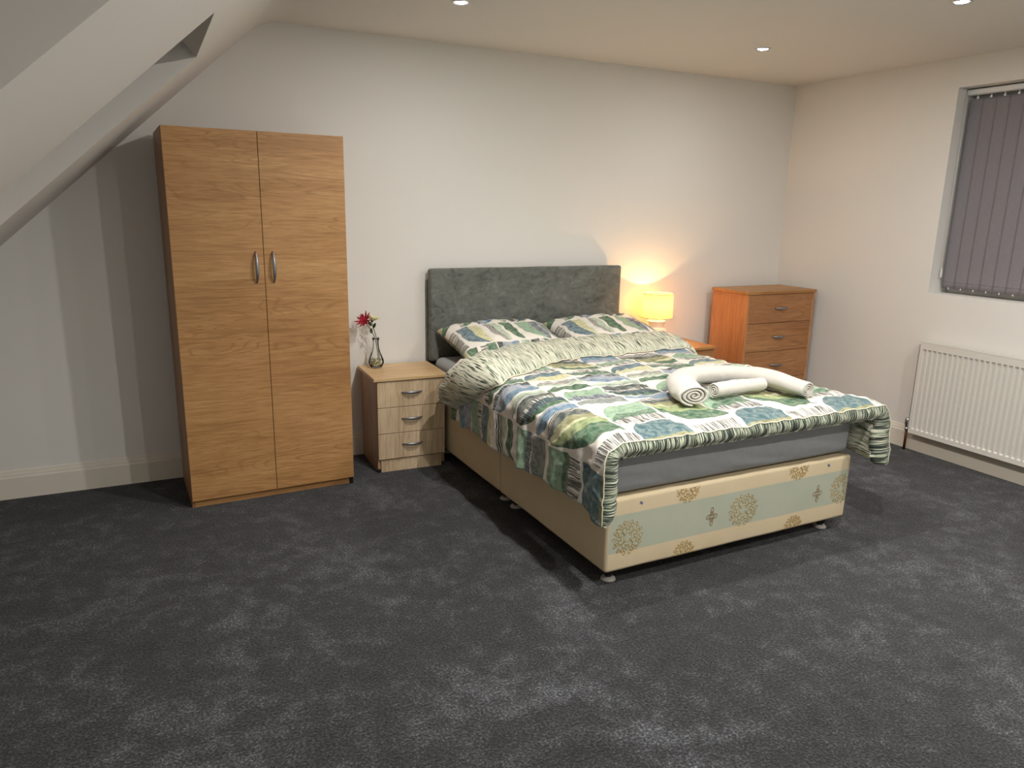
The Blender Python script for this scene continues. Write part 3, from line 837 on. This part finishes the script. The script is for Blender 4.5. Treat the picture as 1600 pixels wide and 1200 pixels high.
va = obj('vase', bm, gl.m, None, True); va.location = (vx, vy, vz)
tag(va, 'small clear glass bulb vase with pebbles, on the pale bedside cabinet', 'vase')
bm = bmesh.new(); rnd = random.Random(3)
for k in range(60):
    z = .012+.042*rnd.random(); rm = .034 if .02 < z < .05 else .028; rr = rm*math.sqrt(rnd.random()); a = rnd.random()*2*PI; q = .0055+.003*rnd.random()
    bmesh.ops.create_icosphere(bm, subdivisions=1, radius=q, matrix=Matrix.Translation((rr*math.cos(a), rr*math.sin(a), z)) @ Matrix.Diagonal((1, .8, .7, 1)))
pb = NT('pebbles'); pb.set(color=pb.ramp(pb.noise(pb.coord(), 90, 1), [(.35, srgb(110, 108, 70)), (.5, srgb(190, 184, 140)), (.62, srgb(232, 226, 205))]), rough=.3)
obj('pebbles', bm, pb.m, va, True, kind='stuff')
M_stem = plain('green_stem', srgb(58, 78, 36), .6); M_leaf = plain('dark_leaf', srgb(38, 52, 24), .6)
M_red = plain('crimson_petal', srgb(176, 18, 52), .5); M_cream = plain('cream_petal', srgb(226, 224, 178), .5)
def flower(name, label, head, axis, mp, npet, plen, foot, bend, cup, seed):
    t = thing(name, label, 'flower', (vx, vy, vz+.012)); base = Vector((vx, vy, vz+.012)); hd = Vector(head)-base; ft = Vector(foot)
    path = catmull([ft, Vector(bend)-base, hd-Vector(axis)*.012], 8)
    bm = bmesh.new(); tube(bm, path, .0022, 8, Vector((0, 1, 0))); obj('stem', bm, M_stem, t, True)
    ax = Vector(axis).normalized(); e1 = ax.orthogonal().normalized(); e2 = ax.cross(e1); rn = random.Random(seed)
    bm = bmesh.new()
    for ly_ in range(2):
        for k in range(npet):
            a = 2*PI*(k+.5*ly_)/npet+.15*rn.random(); d = e1*math.cos(a)+e2*math.sin(a); sd = ax.cross(d); L = plen*(1-.22*ly_)*(.9+.2*rn.random()); g = []
            for i in range(7):
                s_ = i/6; w = .0105*max(.02, math.sin(PI*min(1, s_*.8+.16)))**.8*(plen/.045); up_ = cup*s_*(1-.35*s_)+.25*ly_*s_
                c_ = hd+d*(L*s_*math.cos(up_*.5))+ax*(L*s_*math.sin(up_)*.9)
                g.append([bm.verts.new(c_-sd*w*.5+ax*.0015), bm.verts.new(c_), bm.verts.new(c_+sd*w*.5+ax*.0015)])
            for p, q in zip(g[:-1], g[1:]):
                for c2 in (0, 1): bm.faces.new((p[c2], p[c2+1], q[c2+1], q[c2]))
    pt = obj('petals', bm, mp, t, True); so = pt.modifiers.new('thick', 'SOLIDIFY'); so.thickness = .0008
    bm = bmesh.new(); bmesh.ops.create_icosphere(bm, subdivisions=2, radius=.008, matrix=Matrix.Translation(hd-ax*.004)); obj('calyx', bm, M_leaf, t, True)
    return t, hd
f1, h1 = flower('daisy_flower', 'crimson daisy leaning left out of the glass vase', (-3.292, -.135, .835), (-.55, -.35, .55), M_red, 11, .056, (.018, .008, .012), (-3.226, -.105, .725), .55, 1)
f2, h2 = flower('daisy_flower', 'cream-white daisy standing upright in the glass vase', (-3.240, -.105, .832), (.25, -.1, .95), M_cream, 11, .046, (.022, -.002, .012), (-3.214, -.105, .71), 1.1, 2)
bm = bmesh.new(); base = Vector((vx, vy, vz+.012))
for (c0, d) in (((-3.246, -.11, .800), (-.02, 0, .03)), ((-3.238, -.112, .785), (.012, -.01, .035)), ((-3.25, -.118, .79), (-.004, -.01, -.03))):
    c0 = Vector(c0)-base; d = Vector(d); sd = d.cross(Vector((0, 1, 0))).normalized(); g = []
    for i in range(6):
        s_ = i/5; w = .009*math.sin(PI*(s_*.9+.05)); c_ = c0+d*s_; g.append([bm.verts.new(c_-sd*w), bm.verts.new(c_+Vector((0, -.003, 0))), bm.verts.new(c_+sd*w)])
    for p, q in zip(g[:-1], g[1:]):
        for c2 in (0, 1): bm.faces.new((p[c2], p[c2+1], q[c2+1], q[c2]))
lf = obj('leaves', bm, M_leaf, f2, True); so = lf.modifiers.new('thick', 'SOLIDIFY'); so.thickness = .0008

# ---------------------------------------------------------------- radiator
RY0, RY1, RZ0, RZ1 = -1.316, -2.676, .128, .718
ra = thing('radiator', 'white ribbed panel radiator on the right wall under the window', 'radiator', (-.09, RY0, 0))
pitch_ = (RY0-RY1-.028)/41
cols = [(0.0, 0)]
for k in range(41):
    b = .014+k*pitch_
    cols += [(b+.14*pitch_, 0), (b+.24*pitch_, 1), (b+.76*pitch_, 1), (b+.86*pitch_, 0)]
cols.append((RY0-RY1, 0))
rows = [(RZ0, 0), (.157, 0), (.1645, 1), (.670, 1), (.6745, 0), (RZ1, 0)]
bm = bmesh.new(); g = [[bm.verts.new((.0095*d*e_, -y, z)) for y, d in cols] for z, e_ in rows]
for j in range(len(rows)-1):
    for i in range(len(cols)-1): bm.faces.new((g[j][i], g[j][i+1], g[j+1][i+1], g[j+1][i]))
bm2 = None
W = RY0-RY1
box(bm, .010, .012, -W, 0, RZ0, RZ1)   # rear skin closes the panel
obj('front_panel', bm, M_white_metal, ra)
boxo('rear_panel', (.052, .060, -W+.01, -.01, RZ0+.005, RZ1-.01), M_white_metal, ra, bev=.002)
for q in (0, -W+.004): boxo('side_cover', (-.001, .066, q-.004, q, RZ0, RZ1+.001), M_white_metal, ra, bev=.001)
bm = bmesh.new()
box(bm, -.001, .010, -W, 0, RZ1-.002, RZ1+.004, .001); box(bm, .058, .066, -W, 0, RZ1-.002, RZ1+.004, .001)
for k in range(68): box(bm, .008, .060, -W+.01+k*.0204, -W+.016+k*.0204, RZ1-.001, RZ1+.002)
obj('top_grille', bm, M_white_metal, ra)
bm = bmesh.new()
for k in range(100): box(bm, .0135, .050, -W+.02+k*.0137, -W+.021+k*.0137, RZ0+.02, RZ1-.02)
obj('convector_fins', bm, M_white_metal, ra, kind='stuff')
for y in (-.22, -W+.25): boxo('bracket', (.058, .088, y-.02, y+.02, RZ0+.06, RZ1-.06), M_white_metal, ra)
bm = bmesh.new(); lathe(bm, [(0, .150), (.012, .150), (.013, .165), (.017, .168), (.017, .205), (.013, .212), (0, .212)], 18, (.032, .032, 0))
vvv = obj('valve', bm, M_chrome, ra, True)
bm = bmesh.new(); tube(bm, [(.032, .032, .165), (.032, .010, .165), (.032, -.006, .165)], .009, 12); lathe(bm, [(0, .13), (.013, .13), (.013, .152), (0, .152)], 8, (.032, .032, 0))
obj('valve_union', bm, M_chrome, vvv, True)
bm = bmesh.new(); tube(bm, [(.032, .032, .001), (.032, .032, .07), (.032, .032, .135)], .0078, 12, Vector((0, 1, 0)))
obj('supply_pipe', bm, M_copper, ra, True, label='brown metal supply pipe')

# ---------------------------------------------------------------- vertical blind
bl = thing('vertical_blind', 'closed grey vertical blind hanging in the window recess', 'blind', (.10, WY0, WZ1))
W = WY0-WY1
bm = bmesh.new(); box(bm, -.022, .022, -W+.004, -.004, -.036, -.008, .003); box(bm, -.012, .012, -W+.004, -.004, -.039, -.034, .001)
obj('head_rail', bm, M_upvc, bl)
bf = NT('grey_blind_fabric'); c = bf.coord(); w = bf.noise(bf.vmul(c, (1, 1, .3)), 160, 2)
bf.set(color=bf.mix(w, srgb(140, 136, 141), srgb(126, 122, 127)), rough=.8, spec=.2, normal=bf.bump(w, .1, .001))
def slat_mesh():
    bm = bmesh.new(); n = 8; fr, bk = [], []
    zs = [-.062, -.075, -1.135, -1.175]
    for z in zs:
        fr.append([bm.verts.new((.0022*math.cos(PI*(i/n-.5))*-1, -.0445+.089*i/n, z)) for i in range(n+1)])
        bk.append([bm.verts.new((.0022*math.cos(PI*(i/n-.5))*-1+.0007+(.0006 if z < -1.13 else 0), -.0445+.089*i/n, z)) for i in range(n+1)])
    for g in (fr, bk):
        for a, b in zip(g[:-1], g[1:]):
            for i in range(n): bm.faces.new((a[i], a[i+1], b[i+1], b[i]))
    for z in (0, -1):
        for i in range(n): bm.faces.new((fr[z][i], fr[z][i+1], bk[z][i+1], bk[z][i]))
    for a in range(3):
        for i in (0, n): bm.faces.new((fr[a][i], fr[a+1][i], bk[a+1][i], bk[a][i]))
    # stitched pocket line
    box(bm, -.0034, -.002, -.044, .044, -1.136, -1.134)
    return bm
first = None; SP = .078
for k in range(15):
    y = -.062-k*SP
    if first is None:
        s0 = obj('slat', slat_mesh(), bf.m, bl, True); s0.location = (0, y, 0); s0.rotation_euler = (0, 0, math.radians(4))
        bm = bmesh.new(); lathe(bm, [(.0015, -.036), (.0015, -.046), (.006, -.050), (.0075, -.056), (.006, -.062), (0, -.064)], 10)
        hk = obj('hook', bm, M_upvc, s0, True); hk.location = (-.002, 0, 0)
        bm = bmesh.new(); box(bm, -.0045, -.001, -.003, .003, -1.180, -1.170, .001); ck = obj('chain_clip', bm, M_upvc, s0); 
        first = (s0, hk, ck)
    else:
        s_ = first[0].copy(); C.objects.link(s_); s_.parent = bl; s_.location = (0, y, 0)
        for q in first[1:]:
            h2_ = q.copy(); C.objects.link(h2_); h2_.parent = s_
bm = bmesh.new(); tube(bm, [(-.03, -.016, -.03), (-.03, -.017, -.5), (-.03, -.020, -1.06)], .0015, 6, Vector((0, 1, 0)))
pc = obj('pull_cord', bm, M_upvc, bl, True)
bm = bmesh.new(); lathe(bm, [(0, -1.05), (.003, -1.055), (.007, -1.10), (.006, -1.112), (0, -1.112)], 12, (-.03, -.020, 0))
obj('cord_weight', bm, M_upvc, pc, True)
